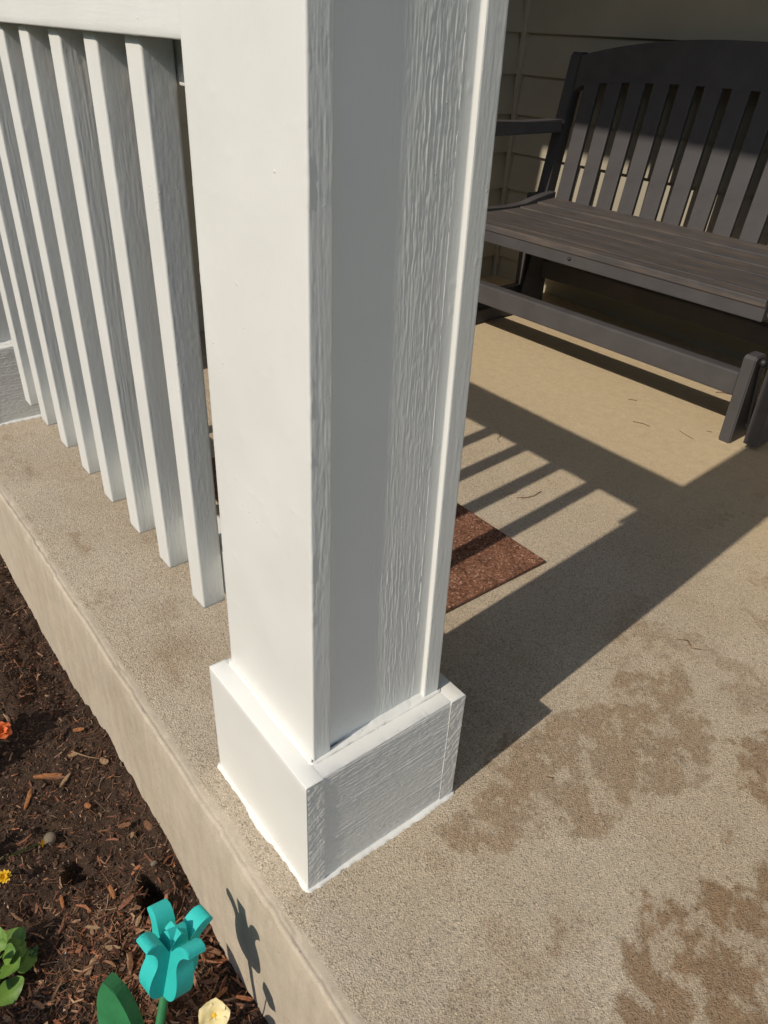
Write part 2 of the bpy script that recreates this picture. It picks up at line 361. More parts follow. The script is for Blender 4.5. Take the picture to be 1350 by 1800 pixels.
rough = sstep(-.040, -.030, Yp + .5 * ed) * (1 - .75 * sstep(.9, 1.5, Yp + 3 * ed)); rough[Zp < -.004] = 0
nz = fbm(X * 26, Yp * 26, 75, 5, .62); st = np.zeros_like(X)
for k, P in enumerate(STAINS):
    st = np.maximum(st, sstep(-.005, .011, seg_dist(X, Yp, P) + .016 * nz) * (.66, .80, .92, .6, .8, .7)[k])
st = np.maximum(st, .50 * sstep(.25, .8, fbm(X * 9, Yp * 9, 81, 5, .65)) * sstep(-.1, .05, X + .2 * Yp - .05) * sstep(.35, .6, Yp))
st = np.maximum(st, .36 * sstep(.1, .9, fbm(X * 13, Yp * 13, 83, 5, .65)) * sstep(1.4, .2, Yp))
st *= (1 - .6 * sstep(.15, .55, fbm(X * 38, Yp * 38, 85, 5, .65)))            # worn-through spots
st = np.maximum(st, .55 * sstep(.03, 0, np.abs(Yp - .03 + .2 * ed)) * sstep(-.30, -.36, X) * sstep(-.2, .5, fbm(X * 16, Yp * 16, 87, 3)))
st = np.maximum(st, .42 * np.exp(-((X + .50) ** 2 + (Yp - .055) ** 2) / .03 ** 2 * .3) )
st[Zp < -.004] = .28 * (sstep(.2, .7, fbm(X * 5, Zp * 3 + Yp * 3, 91, 4)))[Zp < -.004]
fattr(me, 'rough', rough); fattr(me, 'stain', st); fattr(me, 'sheltered', sstep(.75, 1.5, Yp + 2 * ed))
struct(link('porch_floor', me, mat_conc))

# ------------------------------------------------------------------ house walls of lap siding
def siding_wall(name, label, run, height, M4, trim):
    t = empty(name); t['label'] = label; t['category'] = 'wall'; t.matrix_world = M4
    EXPO = .1385; z0 = .922 - 7 * EXPO
    box('sheathing', (0, .0, -.0), (run, .09, height), mat_siding, t, 0)
    bm = bmesh.new()                                      # local: u along wall, -v towards the porch, z up
    pr = [(0.001, 0), (-.021, 0), (-.0035, EXPO + .004), (0.001, EXPO + .004)]
    A = [bm.verts.new((trim, v, z)) for v, z in pr]; B = [bm.verts.new((run, v, z)) for v, z in pr]
    bm.faces.new(A); bm.faces.new(B[::-1])
    for i in range(4): bm.faces.new((A[i], A[(i + 1) % 4], B[(i + 1) % 4], B[i]))
    first = bm_obj('siding_board', bm, mat_siding, t, bevel=0)
    n = int((height - z0) / EXPO)
    for k in range(n):
        o = first if k == 0 else first.copy()
        if k: COL.objects.link(o); o.parent = t
        o.location = (0, -.0005 * (k % 2) - .001, z0 + k * EXPO - (0.0 if k else -.0))
    return t
wall = siding_wall('house_wall', 'tan lap siding wall standing behind the slatted bench', 4.9, 2.62, Matrix.Translation((-1.915, 2.254, 0)), .012)
box('corner_trim', (0, -.032, 0), (.022, .0, 2.62), mat_siding, wall, .004)
side = siding_wall('house_side_wall', 'tan siding side wall meeting the back wall at the porch corner', 1.98, 2.62,
                   Matrix.Translation((-1.93, .30, 0)) @ Matrix.Rotation(math.radians(90), 4, 'Z'), .0)

box('sun_block_board', (-.272, -.03, 0), (-.004, .0, 2.62), mat_siding, side, .002)   # unseen filler added to keep sun off the side wall
box('sun_block_return', (-.272, -.165, 0), (-.004, -.0305, 2.62), mat_siding, side, .002)  # rest of the added sun block, out of view
# ------------------------------------------------------------------ porch roof
rt = tag(empty('porch_roof'), 'porch roof and white beam carried on the columns', 'roof')
box('beam', (-2.0, .035, 2.382), (3.0, .20, 2.62), paint_x, rt, .004)
box('ceiling', (-2.0, .20, 2.62), (3.0, 2.28, 2.64), mat_siding, rt, 0)
bm = bmesh.new(); vs = [bm.verts.new(c) for c in ((-2.2, -.32, 2.68), (3.2, -.32, 2.68), (3.2, 2.6, 3.5), (-2.2, 2.6, 3.5), (-2.2, -.32, 2.76), (3.2, -.32, 2.76), (3.2, 2.6, 3.58), (-2.2, 2.6, 3.58))]
for f in ((3, 2, 1, 0), (4, 5, 6, 7), (0, 1, 5, 4), (1, 2, 6, 5), (2, 3, 7, 6), (3, 0, 4, 7)): bm.faces.new([vs[i] for i in f])
bm_obj('roof_deck', bm, mat_roof, rt)

# ================================================================== COLUMNS
BX, BY, BH = .2355, .244, .1993; INS = .0266; CX, CY = .197, .193; TB = .0245; REC = .0062; TAP = .0141 / .244
xc, yc = -INS - CX / 2, INS + CY / 2
def taper(V):
    s = 1 - TAP * (V[:, 2] - BH); V = V.copy(); V[:, 0] = xc + (V[:, 0] - xc) * s; V[:, 1] = yc + (V[:, 1] - yc) * s; return V
TOP = 2.384
def smooth_or(fn): return fn
def panel_mesh(flip):
    """recessed side board with rough-sawn relief and a caulk fillet against the rear board"""
    y0, y1 = INS + TB - .001, INS + CY - TB + .0005
    ys = np.concatenate([np.arange(y0, y1 - .016, .0007), np.linspace(y1 - .016, y1, 22)])
    zs = np.concatenate([np.arange(BH + .001, 1.25, .0022), np.linspace(1.25, TOP, 30)])
    Yg, Zg = np.meshgrid(ys, zs); q = (Yg - (y1 - .016)) / .016
    fil = np.where(q > 0, .0009 * np.clip(q, 0, 1) ** 1.5 + .0050 * np.clip((q - .88) / .12, 0, 1) ** 1.2, 0)
    k = 1 - sstep(-.05, .3, q)
    z2 = sstep(.30, .20, Zg) * sstep(.06, .0, Yg - y0)
    # front board's shade put into the relief: flatter in front, full toward the back
    lit_g = sstep(.30, .5, (Yg - y0) / (y1 - y0) + .03 * fbm(Zg * 4, Yg * 0, 5, 2))
    h = grain(Yg, Zg, 301) * (.00011 + .00018 * lit_g) * k + .00018 * brushed(Yg, Zg, 320) * (1 - k)
    x = -INS - REC + fil + h
    V = np.stack([x, Yg, Zg], -1).reshape(-1, 3); V = taper(V)
    F = grid_faces(len(zs), len(ys))
    if flip: V[:, 0] = 2 * xc - V[:, 0]; F = F[:, ::-1]
    return mesh_np('side_board', V, F)
def base_side_mesh(flip):
    y0, y1 = TB - .001, BY - TB + .0008
    ys = np.arange(y0, y1 + .001, .0018); zs = np.arange(.0, BH + .0004, .0007)
    Yg, Zg = np.meshgrid(ys, zs)
    h = grain(Zg, Yg * .8, 411) * .00050 + .00010 * fbm(Yg / .004, Zg / .004, 415, 2)
    h -= .0016 * sstep(.008, 0, Yg - y0) * 0 + .0009 * sstep(BH - .006, BH, Zg)
    x = -.0012 + h
    V = np.stack([x, Yg, Zg], -1).reshape(-1, 3); F = grid_faces(len(zs), len(ys))
    # close the board: top and bottom lips going inwards
    n = len(ys); top = V[-n:].copy(); lip = top.copy(); lip[:, 0] -= .02; i0 = len(V) - n; j0 = len(V)
    V = np.concatenate([V, lip]); k = np.arange(n - 1)
    F = np.concatenate([F, np.stack([i0 + k, i0 + k + 1, j0 + k + 1, j0 + k], -1)])
    if flip: V[:, 0] = -BX - V[:, 0]; F = F[:, ::-1]
    return mesh_np('base_side_board', V, F)
def bead(name, rect, z, out, hgt, seed, parent, mat, step=.004):
    """ragged bead of caulk and paint running round a rectangle (x0,y0,x1,y1) at height z"""
    x0, y0, x1, y1 = rect; P = []; N = []
    for (ax, ay), (bx, by), nn in (((x0, y0), (x1, y0), (0, -1)), ((x1, y0), (x1, y1), (1, 0)), ((x1, y1), (x0, y1), (0, 1)), ((x0, y1), (x0, y0), (-1, 0))):
        n = int(math.hypot(bx - ax, by - ay) / step)
        for k in range(n + 1): t = k / n; P.append((ax + (bx - ax) * t, ay + (by - ay) * t)); N.append(nn)
    P = np.array(P); N = np.array(N, float); n = len(P); a = np.arange(n) * step
    o = out * (1 + .16 * fbm(a / .009, a * 0, seed, 3) + .40 * vn(a / .06, a * 0, seed + 7))
    hh = hgt * (1 + .25 * fbm(a / .04, a * 0 + 3, seed + 1, 2))
    r0 = np.stack([P[:, 0] - N[:, 0] * .003, P[:, 1] - N[:, 1] * .003, z + hh], -1)
    r1 = np.stack([P[:, 0] + N[:, 0] * o * .4, P[:, 1] + N[:, 1] * o * .4, z + hh * .55], -1)
    r2 = np.stack([P[:, 0] + N[:, 0] * o * .92, P[:, 1] + N[:, 1] * o * .92, np.full(n, z + .0018)], -1)
    r3 = np.stack([P[:, 0] + N[:, 0] * o, P[:, 1] + N[:, 1] * o, np.full(n, z - .001)], -1)
    V = np.stack([r0, r1, r2, r3], 0).reshape(-1, 3); i = np.arange(n)[None, :] + n * np.arange(3)[:, None]; j = (np.arange(n)[None, :] + 1) % n + n * np.arange(3)[:, None]
    F = np.stack([i, i + n, j + n, j], -1).reshape(-1, 4)
    return link(name, mesh_np(name, V, F), mat, parent)
def make_column():
    t = tag(empty('porch_column'), 'square white porch column at the slab corner, by the end of the railing', 'column')
    board('front_board', (-INS - CX, INS, BH + .0012), (-INS, INS + TB, TOP), 2, (.004, .0010, .03, .006), paint_fine, t, (.00020, .00020, 0, .0002), 11,
          r=.0016, rowstep=.003, xf=taper, zfine=1.25, disp=lambda a, l, s: np.where((a > CX - .003) & (a < CX + .03), grain(a, l, s), brushed(a, l, s)) + 3.0 * np.exp(-((a - CX + .001) / .0022) ** 2) * sstep(.05, .7, fbm(a / .02, l / .018, s + 21, 3)))
    board('back_board', (-INS - CX, INS + CY - TB, BH + .0012), (-INS, INS + CY, TOP), 2, (.01, .0010, .03, .03), paint_fine, t, (.0001, .00020, 0, 0), 12,
          r=.0016, rowstep=.003, xf=taper, zfine=1.25, disp=lambda a, l, s: .6 * grain(a, l, s) + .7 * brushed(a, l, s))
    link('side_board', panel_mesh(False), paint_fine, t); link('side_board', panel_mesh(True), paint_fine, t)
    board('base_front_board', (-BX, 0, .0), (0, TB, BH), 0, (.0035, .01, .01, .01), paint_x, t, (.00012, .00015, 0, 0), 21, r=.0014, rowstep=.003, disp=brushed)
    board('base_back_board', (-BX, BY - TB, .0), (0, BY, BH), 0, (.01, .01, .01, .01), paint_x, t, (0, .0002, 0, 0), 22, r=.0014, rowstep=.006, disp=brushed)
    link('base_side_board', base_side_mesh(False), paint_fine, t); link('base_side_board', base_side_mesh(True), paint_fine, t)
    # rough end grain of the base boards, a thin skin standing proud of the corner
    for nm, y0 in (('end_grain', .0008), ('end_grain', BY - TB + .0004)):
        ys = np.arange(y0, y0 + TB - .0010, .001); zs = np.arange(.002, BH - .001, .0016); Yg, Zg = np.meshgrid(ys, zs)
        h = .0008 + .00055 * (.7 * vn((Zg - .9 * Yg) / .004, Yg / .02, 431) + .5 * fbm(Yg / .004, Zg / .005, 433, 3))
        link(nm, mesh_np(nm, np.stack([h, Yg, Zg], -1), grid_faces(len(zs), len(ys))), paint_fine, t)
    box('base_cap', (-BX + TB - .002, TB - .002, BH - .02), (-.0014 - .002, BY - TB + .002, BH - .0012), paint_fine, t, .001)
    bead('caulk_bead', (-BX, 0, 0, BY), 0.0, .0062, .005, 51, t, paint_fine, .002)
    ys = np.linspace(INS + TB + .014, INS + CY - TB, 60); q = sstep(0, .025, ys - ys[0]) * (1 + .15 * fbm(ys / .012, ys * 0, 77, 2))
    V = np.stack([np.stack([-INS - REC - .001 + 0 * ys, ys, BH + .0012 + .006 * q], -1), np.stack([-INS - REC * .4 + 0 * ys, ys, BH + .0008 + .0032 * q], -1), np.stack([-INS + .004 * q, ys, BH - .0004 + 0 * ys], -1)], 0)
    link('caulk_bead', mesh_np('caulk_bead', V, grid_faces(3, 60)), paint_fine, t)
    bead('caulk_bead', (-INS - CX, INS, -INS, INS + CY), BH - .0008, .0055, .004, 53, t, paint_fine)
    return t
def copy_tree(o, parent=None):
    c = o.copy(); COL.objects.link(c); c.parent = parent
    if parent is not None: c.matrix_parent_inverse = o.matrix_parent_inverse
    for ch in o.children: copy_tree(ch, c)
    return c
column = make_column()
far = copy_tree(column); far.location = (-1.536, .0, 0); far['label'] = 'square white porch column beside the side wall, at the far end of the railing'

# ================================================================== RAILING
rail = tag(empty('porch_railing', (0, 0, 0)), 'white wooden porch railing with square balusters between two columns', 'railing')
RX0, RX1 = -1.548, -.2265
board('handrail', (RX0, .0381, .9015), (RX1, .1250, .985), 0, (.0035, .01, .03, .006), paint_x, rail, (.00016, .0001, 0, .0002), 31, rowstep=.004, r=.0018,
      disp=lambda a, l, s: brushed(a, l, s))
box('sub_rail', (RX0, .0850, .860), (RX1, .121, .9012), paint_x, rail, .002)
for zz in ((.822, .9010), (.186, .286)): box('rail_bracket', (-.2330, .0475, zz[0]), (-.2228, .0842, zz[1]), paint_x, rail, .002)
box('bottom_rail', (-1.203, .0850, .205), (RX1, .123, .285), paint_x, rail, .002)
SPC = .1172; ZB = .197
def ribs(a, l, s):
    wv = fbm(l * 6, a * 20, s + 40, 2) * .0012
    return 1.1 * vn((a + wv) / .0021, l / .05, s) + .5 * vn((a + wv) / .0015, l / .012, s + 1) + .25 * fbm(a / .003, l / .004, s + 7, 2)
def skin(a, l, s):
    return .5 * fbm(a / .0035, l / .006, s, 2) + .35 * vn(a / .0022, l / .02, s + 3) + 1.2 * sstep(.7, .97, vn(a / .006, l / .009, s + 5)) + .3 * fbm(a / .015, l / .04, s + 8, 2)
kinds = [skin, skin, curly, ribs, skin, skin, ribs, skin, skin, ribs, curly, skin]
amps = [0, .00012, .00013, .00011, .00010, .00010, .00011, .00010, .00010]
for k in range(1, 9):
    xr = -.2290 - k * SPC + random.uniform(-.0015, .0015); bw = .038; a = amps[k]; yb = .0488 + random.uniform(-.001, .001)
    fn = kinds[k]
    def dsp(A, L, s, fn=fn):
        edge = .9 * fbm(A / .006, L / .02, s + 11, 3) * np.exp(-((A - .038) / .0035) ** 2)   # paint lumps along the arris
        rag = sstep(.12, .0, .9 - L) * .9 * fbm(A / .004, L / .004, s + 15, 3) if k == 3 else 0
        return fn(A, L, s) + 1.6 * edge + 2 * rag
    board('baluster', (xr - bw, yb, ZB + random.uniform(-.002, .002)), (xr, yb + .0345, .9010), 2, (.0022, .00095, .017, .017), paint_fine, rail,
          (a * .5, a, .0001, .0001), 100 + 13 * k, r=.0022, rowstep=.003 if k < 9 else .01, disp=dsp)

# ================================================================== GLIDER BENCH
def make_bench():
    t = tag(empty('glider_bench', (-.40, 1.612, 0), math.radians(2.0)), 'dark grey slatted wooden glider bench standing on the porch', 'bench')
    B = lambda n, lo, hi, m=mat_bench, bv=.003, par=t: box(n, lo, hi, m, par, bv)
    CXB = -.535; Rz = Matrix(((0, 0, 1, 0), (1, 0, 0, 0), (0, 1, 0, 0), (0, 0, 0, 1)))   # outline (y,z) extruded along x
    for s in (1, -1):
        xb = CXB + s * (.5375); T = lambda x: Matrix.Translation((x, 0, 0)) @ Rz
        foot = prism('base_foot', [(0, 0), (.115, 0), (.062, .236), (.052, .246), (.008, .246), (0, .238)], .034, T(xb), mat_bench, t, .003)
        prism('base_foot', [(.37, 0), (.485, 0), (.485, .238), (.477, .246), (.433, .246), (.423, .236)], .034, T(xb), mat_bench, t, .003)
        B('base_runner', (xb - .016, .117, .006), (xb + .016, .368, .052))
        xo = xb + s * .045
        for yb_ in (.035, .45):
            lk = prism('swing_link', [(-.010 + yb_, .228), (.010 + yb_, .228), (.055 + yb_ - .004, .030), (.036 + yb_ - .004, .030)], .006, T(xb + s * .023), mat_metal, t, .001)
            for (yy, zz) in ((yb_, .228), (yb_ + .043, .034)):
                tube('bolt', [(xb + s * .015, yy, zz), (xb + s * .027, yy, zz), (xb + s * .033, yy, zz)], [.012, .012, .006], mat_metal, lk, 10)
        xl = CXB + s * (.607)
        B('front_leg', (xl - .019, .0, .018), (xl + .019, .062, .632))
        B('rear_leg', (xl - .019, .43, .018), (xl + .019, .49, .42))
        arm = prism('armrest', [(-.045, .628), (-.035, .668), (.10, .672), (.30, .664), (.515, .664), (.515, .624), (.0, .624)], .062, T(xl), mat_bench, t, .004)
        B('side_rail', (xl - .017, .06, .03), (xl + .017, .432, .085))
        # seat end rail with its S-shaped top edge
        pts = [(-.015, .355), (.50, .345)] + [(y, z) for y, z in ((.505, .428), (.46, .424), (.40, .414), (.34, .402), (.26, .398), (.15, .401), (.05, .410), (-.015, .412))]
        prism('seat_end_rail', pts, .034, T(CXB + s * .566), mat_bench, t, .003)
        post = prism('back_post', [(.470, .34), (.525, .34), (.615, .862), (.605, .872), (.575, .872), (.565, .862)], .044, T(CXB + s * .604), mat_bench, t, .003)
    B('front_rail', (CXB - .5205, .002, .130), (CXB + .5205, .040, .196), bv=.006)
    B('rear_rail', (CXB - .5205, .445, .130), (CXB + .5205, .483, .196), bv=.006)
    B('cross_bar', (CXB - .549, .20, .300), (CXB + .549, .235, .345)); B('cross_bar', (CXB - .549, .42, .30), (CXB + .549, .45, .345))
    ap = B('apron', (CXB - .549, -.032, .345), (CXB + .549, -.008, .391))
    tube('screw', [(CXB - .05, -.0325, .365), (CXB - .05, -.036, .365)], [.006, .004], mat_metal, ap, 8)
    tops = [(-.036, .401, .05), (.024, .399, .086), (.118, .394, .086), (.212, .392, .086), (.306, .394, .086), (.400, .402, .094)]
    for k, (y, z, wd) in enumerate(tops):
        o = B('seat_slat', (CXB - .548, 0, -.010), (CXB + .548, wd + .0045, .010), mat_seat, .003); o.location = (0, y, z - .0100 + .0002 * k)
        o.rotation_euler = ((-.02, -.035, -.02, 0, .035, .07)[k], 0, 0)
    B('back_lower_rail', (CXB - .582, .506, .352), (CXB + .582, .530, .402), bv=.002)
    lean = math.atan2(.066, .40); s0 = None
    for k in range(12):
        xx = -1.457 + .40 + .0908 * k + .012
        bm = bmesh.new(); bmesh.ops.create_cube(bm, size=1)
        o = None
        if s0 is None:
            for v in bm.verts: v.co = Vector((v.co.x * .060, v.co.y * .016, (v.co.z + .5) * .415))
            s0 = o = bm_obj('back_slat', bm, mat_bench, t, bevel=.003)
        else: bm.free(); o = s0.copy(); COL.objects.link(o); o.parent = t
        o.location = (xx, .500, .405); o.rotation_euler = (-lean, 0, random.uniform(-.01, .01))
    # arched crest rail
    n = 28; pts = []
    for i in range(n + 1):
        q = -1 + 2 * i / n; pts.append((q * .5815, .372 + .030 * (1 - abs(q) ** 2.4) + (0.0 if abs(q) < .93 else -.022 * ((abs(q) - .93) / .07))))
    for i in range(n + 1):
        q = 1 - 2 * i / n; pts.append((q * .5815, .462 + .066 * (1 - abs(q) ** 2.2)))
    Mx = Matrix.Translation((CXB, .508, .405)) @ Matrix.Rotation(-lean, 4, 'X') @ Matrix(((1, 0, 0, 0), (0, 0, -1, 0), (0, 1, 0, .0), (0, 0, 0, 1)))
    prism('crest_rail', pts, .034, Mx, mat_bench, t, .004)
    return t
make_bench()

# ================================================================== ADDED HEDGE, OUT OF VIEW (it blocks the low sky to darken the porch)
def make_sky_block_hedge():
    t = tag(empty('sky_block_hedge', (0, -7.2, -.42)), 'added hedge out of view across the lawn, blocking low sky from the porch', 'hedge')
    nx_, nz_ = 120, 30; L, D, H = 13.0, .7, 4.3
    u = np.linspace(-L, L, nx_); prof_ = [(-D, z) for z in np.linspace(0, H, nz_)] + [(y, H) for y in np.linspace(-D + .2, D - .2, 6)] + [(D, z) for z in np.linspace(H, 0, nz_)]
    pr = np.array(prof_); X, Yh = np.meshgrid(u, pr[:, 0]); _, Zh = np.meshgrid(u, pr[:, 1])
    Yh = Yh + .16 * fbm(X * 1.3, Zh * 1.3, 501, 4) * np.sign(Yh); Zh = Zh + .18 * fbm(X * .9, Yh, 503, 3) * (Zh > H * .9)
    link('sky_block_core', mesh_np('sky_block_core', np.stack([X, Yh, Zh], -1), grid_faces(len(pr), nx_)[:, ::-1]), leaf_d, t)
    rg = np.random.RandomState(5); N = 14000; x = rg.uniform(-L, L, N); z = rg.uniform(.1, H + .1, N); y = D * np.where(rg.rand(N) < .75, 1, -1) + rg.normal(0, .1, N)
    c = np.stack([x, y, z], -1); a = rg.normal(0, 1, (N, 3)); a /= np.linalg.norm(a, axis=1)[:, None]; b = np.cross(a, rg.normal(0, 1, (N, 3))); b /= np.linalg.norm(b, axis=1)[:, None]
    V = np.stack([c - a * .06, c + b * .03, c + a * .06, c - b * .03], 1).reshape(-1, 3)
    o = link('sky_block_foliage', mesh_np('sky_block_foliage', V, np.arange(N * 4).reshape(-1, 4), False), leaf_d, t); o['kind'] = 'stuff'
make_sky_block_hedge()

# ================================================================== DOORMAT
mt = box('doormat', (-1.06, .33, .0025), (-.2975, .772, .0110), mat_mat, None, .003)
tag(mt, 'flat reddish brown fibre doormat lying on the porch floor', 'doormat')

# ================================================================== PAINTED WOODEN TULIP
def spline(P, k=4):
    """closed Catmull-Rom through P; repeat a point to keep a corner"""
    out = []; n = len(P)
    for i in range(n):
        a, b, c, d = [np.array(P[(i + q) % n], float) for q in (-1, 0, 1, 2)]
        if np.allclose(b, c): continue
        for t in np.arange(k) / k:
            out.append(tuple(.5 * (2 * b + (c - a) * t + (2 * a - 5 * b + 4 * c - d) * t * t + (3 * b - a - 3 * c + d) * t ** 3)))
    return out
def make_tulip():
    z0 = .202                                                        # bloom bottom above the base
    t = tag(empty('wooden_tulip', (-.030, -.241, -.300)), 'teal painted wooden tulip ornament with green stem and leaves in the bed', 'garden ornament')
    t.rotation_euler = (Vector((0, 0, 1)).rotation_difference(Vector((-.016, .036, .106))).to_matrix() @ Matrix.Rotation(math.radians(7), 3, 'Z')).to_euler()
    half = [(.013, .000), (.024, .003), (.0315, .012), (.0345, .026), (.0325, .042), (.0285, .056), (.0285, .067), (.0315, .077), (.0380, .086), (.0470, .0925), (.0470, .0925),
            (.0435, .0985), (.0370, .1000), (.028, .0955), (.020, .086), (.0135, .074), (.0135, .074)]
    peak = [(.011, .082), (.006, .091), (0, .097), (0, .097)]
    half = [(a * 1.02, b * .93) for a, b in half]; peak = [(a, b * .93) for a, b in peak]
    out = half + peak; full = spline(out + [(-a, b) for a, b in reversed(out[:-2])])
    Ry = Matrix(((1, 0, 0, 0), (0, 0, -1, 0), (0, 1, 0, z0), (0, 0, 0, 1)))
    prism('petal_board', full, .0245, Ry, teal, t, .0009)
    prism('petal_board', [(a * .985, b * .985 + .0002) for a, b in full], .0247, Matrix.Rotation(math.radians(90), 4, 'Z') @ Ry, teal, t, .0009)
    tube('stem', [(0, 0, -.02), (0, 0, .08), (0, 0, z0 + .012)], .0058, green_p, t, 14)
    leafp = spline([(0.0, .0), (0, 0), (-.024, .012), (-.050, .045), (-.068, .085), (-.074, .118), (-.070, .142), (-.070, .142), (-.052, .134), (-.030, .108), (-.012, .070), (-.003, .035)])
    lm = Matrix.Rotation(math.radians(24), 4, 'Z') @ Matrix(((1.22, 0, 0, 0), (0, 0, -1, 0), (0, 1.14, 0, .005), (0, 0, 0, 1)))
    prism('leaf', leafp, .020, lm, green_p, t, .001)
    lm2 = Matrix.Rotation(math.radians(8), 4, 'Z') @ Matrix(((-.9, 0, 0, 0), (0, 0, -1, 0), (0, .95, 0, .005), (0, 0, 0, 1)))
    prism('leaf', leafp, .020, lm2, green_p, t, .001)
make_tulip()

# ================================================================== PLANTS
def leaf_mesh(name, L, W, curl, cup, seed, wav=.0, nu=8, nv=7, pointed=.6):
    u = np.linspace(0, 1, nu); v = np.linspace(-1, 1, nv); U, V_ = np.meshgrid(u, v, indexing='ij')
    wd = W / 2 * np.sin(np.pi * np.clip(U, .02, .985) ** pointed) ** .75
    x = L * U * (1 - .12 * curl * U); y = wd * V_
    z = L * (.45 * U - curl * .75 * U ** 2.1) + cup * W * np.abs(V_) ** 1.7 * np.sin(np.pi * U) + wav * L * np.sin(U * 13 + seed + V_ * 2) * np.abs(V_)
    return mesh_np(name, np.stack([x, y, z], -1), grid_faces(nu, nv))
def rosette(name, label, cat, loc, n, L, W, mat, seed, group=None, up=.35, hang=.5, petiole=.02, rnd_=False):
    rnd = random.Random(seed); loc = (loc[0], loc[1], float(soil_h(loc[0], loc[1])) - .004 if loc[2] is None else loc[2])
    t = tag(empty(name, loc), label, cat, group)
    meshes = [leaf_mesh('leaf', L * rnd.uniform(.8, 1.15), W * rnd.uniform(.85, 1.15), rnd.uniform(.35, .75) * hang * 2, rnd.uniform(-.1, .25), seed + k, .02, pointed=1.15 if rnd_ else .6) for k in range(4)]
    for me in meshes: me.materials.append(mat)
    for k in range(n):
        tier = k / n; o = bpy.data.objects.new('leaf', meshes[k % 4]); COL.objects.link(o); o.parent = t
        a = k * 2.399 + rnd.uniform(-.3, .3); s = rnd.uniform(.75, 1.1) * (1 - .35 * tier); r = petiole * (1 - .6 * tier)
        o.location = (math.cos(a) * r, math.sin(a) * r, .012 + up * L * tier * 2 + rnd.uniform(0, .008)); o.rotation_euler = (rnd.uniform(-.35, .35), -(.0 + tier * up * 1.6) + rnd.uniform(-.2, .2), a); o.scale = (s, s, s)
    hgt = .02 + up * L * 2
    tube('stem', [(0, 0, -.01), (.002, .001, hgt * .5), (0, .002, hgt)], [.004, .0035, .002], leaf_d, t, 6)
    return t
def blossom(name, label, cat, base, head, npet, L, W, mat, core, tilt, seed, group=None, layers=2, ruffle=.05, stem=True):
    """one flower on its stalk"""
    rnd = random.Random(seed); t = tag(empty(name, base), label, cat, group)
    h = Vector(head) - Vector(base)
    if stem: tube('stalk', [(0, 0, -.005), h * .5 + Vector((.004, -.003, .004)), h], [.0017, .0014, .0013], leaf_d, t, 6)
    R = Vector((0, 0, 1)).rotation_difference(Vector(tilt).normalized()).to_matrix().to_4x4()
    for ly in range(layers):
        for k in range(npet):
            me = leaf_mesh('petal', L * (1 - .22 * ly), W * (1 - .15 * ly), .35 - .25 * ly, .12, seed + k, ruffle, 9, 7, 1.25); me.materials.append(mat)
            o = bpy.data.objects.new('petal', me); COL.objects.link(o); o.parent = t
            o.matrix_local = Matrix.Translation(h) @ R @ Matrix.Rotation(k * 2 * math.pi / npet + ly * .4 + rnd.uniform(-.12, .12), 4, 'Z') @ Matrix.Rotation(-.15 - .45 * ly + rnd.uniform(-.12, .12), 4, 'Y')
    bm = bmesh.new(); bmesh.ops.create_icosphere(bm, subdivisions=2, radius=L * .16)
    for v in bm.verts: v.co.z = v.co.z * .6 + .001; v.co *= rnd.uniform(.85, 1.15)
    o = bm_obj('flower_centre', bm, core, t, smooth=True); o.matrix_local = Matrix.Translation(h) @ R
    return t
sh_ = lambda x, y: float(soil_h(x, y))
rosette('leafy_plant', 'low green plant with broad rounded leaves at the soil edge', 'plant', (-.308, -.347, None), 16, .044, .046, leaf_g, 3, up=.50, petiole=.018, rnd_=True)
rosette('leafy_plant', 'tiny seedling with small pointed leaves beside the broad-leaved plant', 'plant', (-.297, -.306, None), 6, .017, .010, leaf_d, 5, up=.2, petiole=.003)
rosette('flowering_plant', 'bushy dark leaved bedding plant carrying the orange blossoms', 'plant', (-.735, -.365, None), 40, .080, .046, leaf_d, 8, up=1.25, hang=.4, petiole=.04)
rosette('flowering_plant', 'low bushy dark leaved plant carrying the cream blossom', 'plant', (-.085, -.375, None), 22, .060, .036, leaf_d, 9, up=.8, hang=.4, petiole=.03)
rosette('flowering_plant', 'bushy dark leaved plant shading the mulch beside the broad-leaved plant', 'plant', (-.205, -.470, None), 26, .072, .045, leaf_d, 12, up=.7, hang=.4, petiole=.03)
rosette('flowering_plant', 'slender dark leaved plant carrying the yellow daisy', 'plant', (-.515, -.352, None), 12, .045, .018, leaf_d, 14, up=.5, hang=.4, petiole=.012)
blossom('orange_flower', 'ruffled orange flower leaning over dark soil', 'flower', (-.735, -.345, sh_(-.735, -.345)), (-.688, -.226, -.200), 6, .020, .016, pet_o, pet_y, (.5, .2, .8), 41, layers=2, ruffle=.08)
blossom('yellow_flower', 'small bright yellow daisy flower low over the soil', 'flower', (-.497, -.340, sh_(-.497, -.340)), (-.432, -.300, -.250), 11, .0115, .0050, pet_y, pet_y, (.5, -.1, .8), 43, layers=2, ruffle=.02)
blossom('yellow_flower', 'wilted orange tipped bud on a thin green stalk lying on soil', 'flower', (-.50, -.325, sh_(-.50, -.325)), (-.470, -.235, -.266), 5, .008, .004, pet_y, pet_o, (.5, .8, .3), 44, layers=1, ruffle=.02)
blossom('cream_flower', 'pale cream pansy flower beside the teal wooden tulip', 'flower', (-.06, -.300, sh_(-.06, -.30)), (-.012, -.138, -.160), 5, .023, .026, pet_c, pet_y, (.45, -.3, .8), 45, layers=1, ruffle=.07)

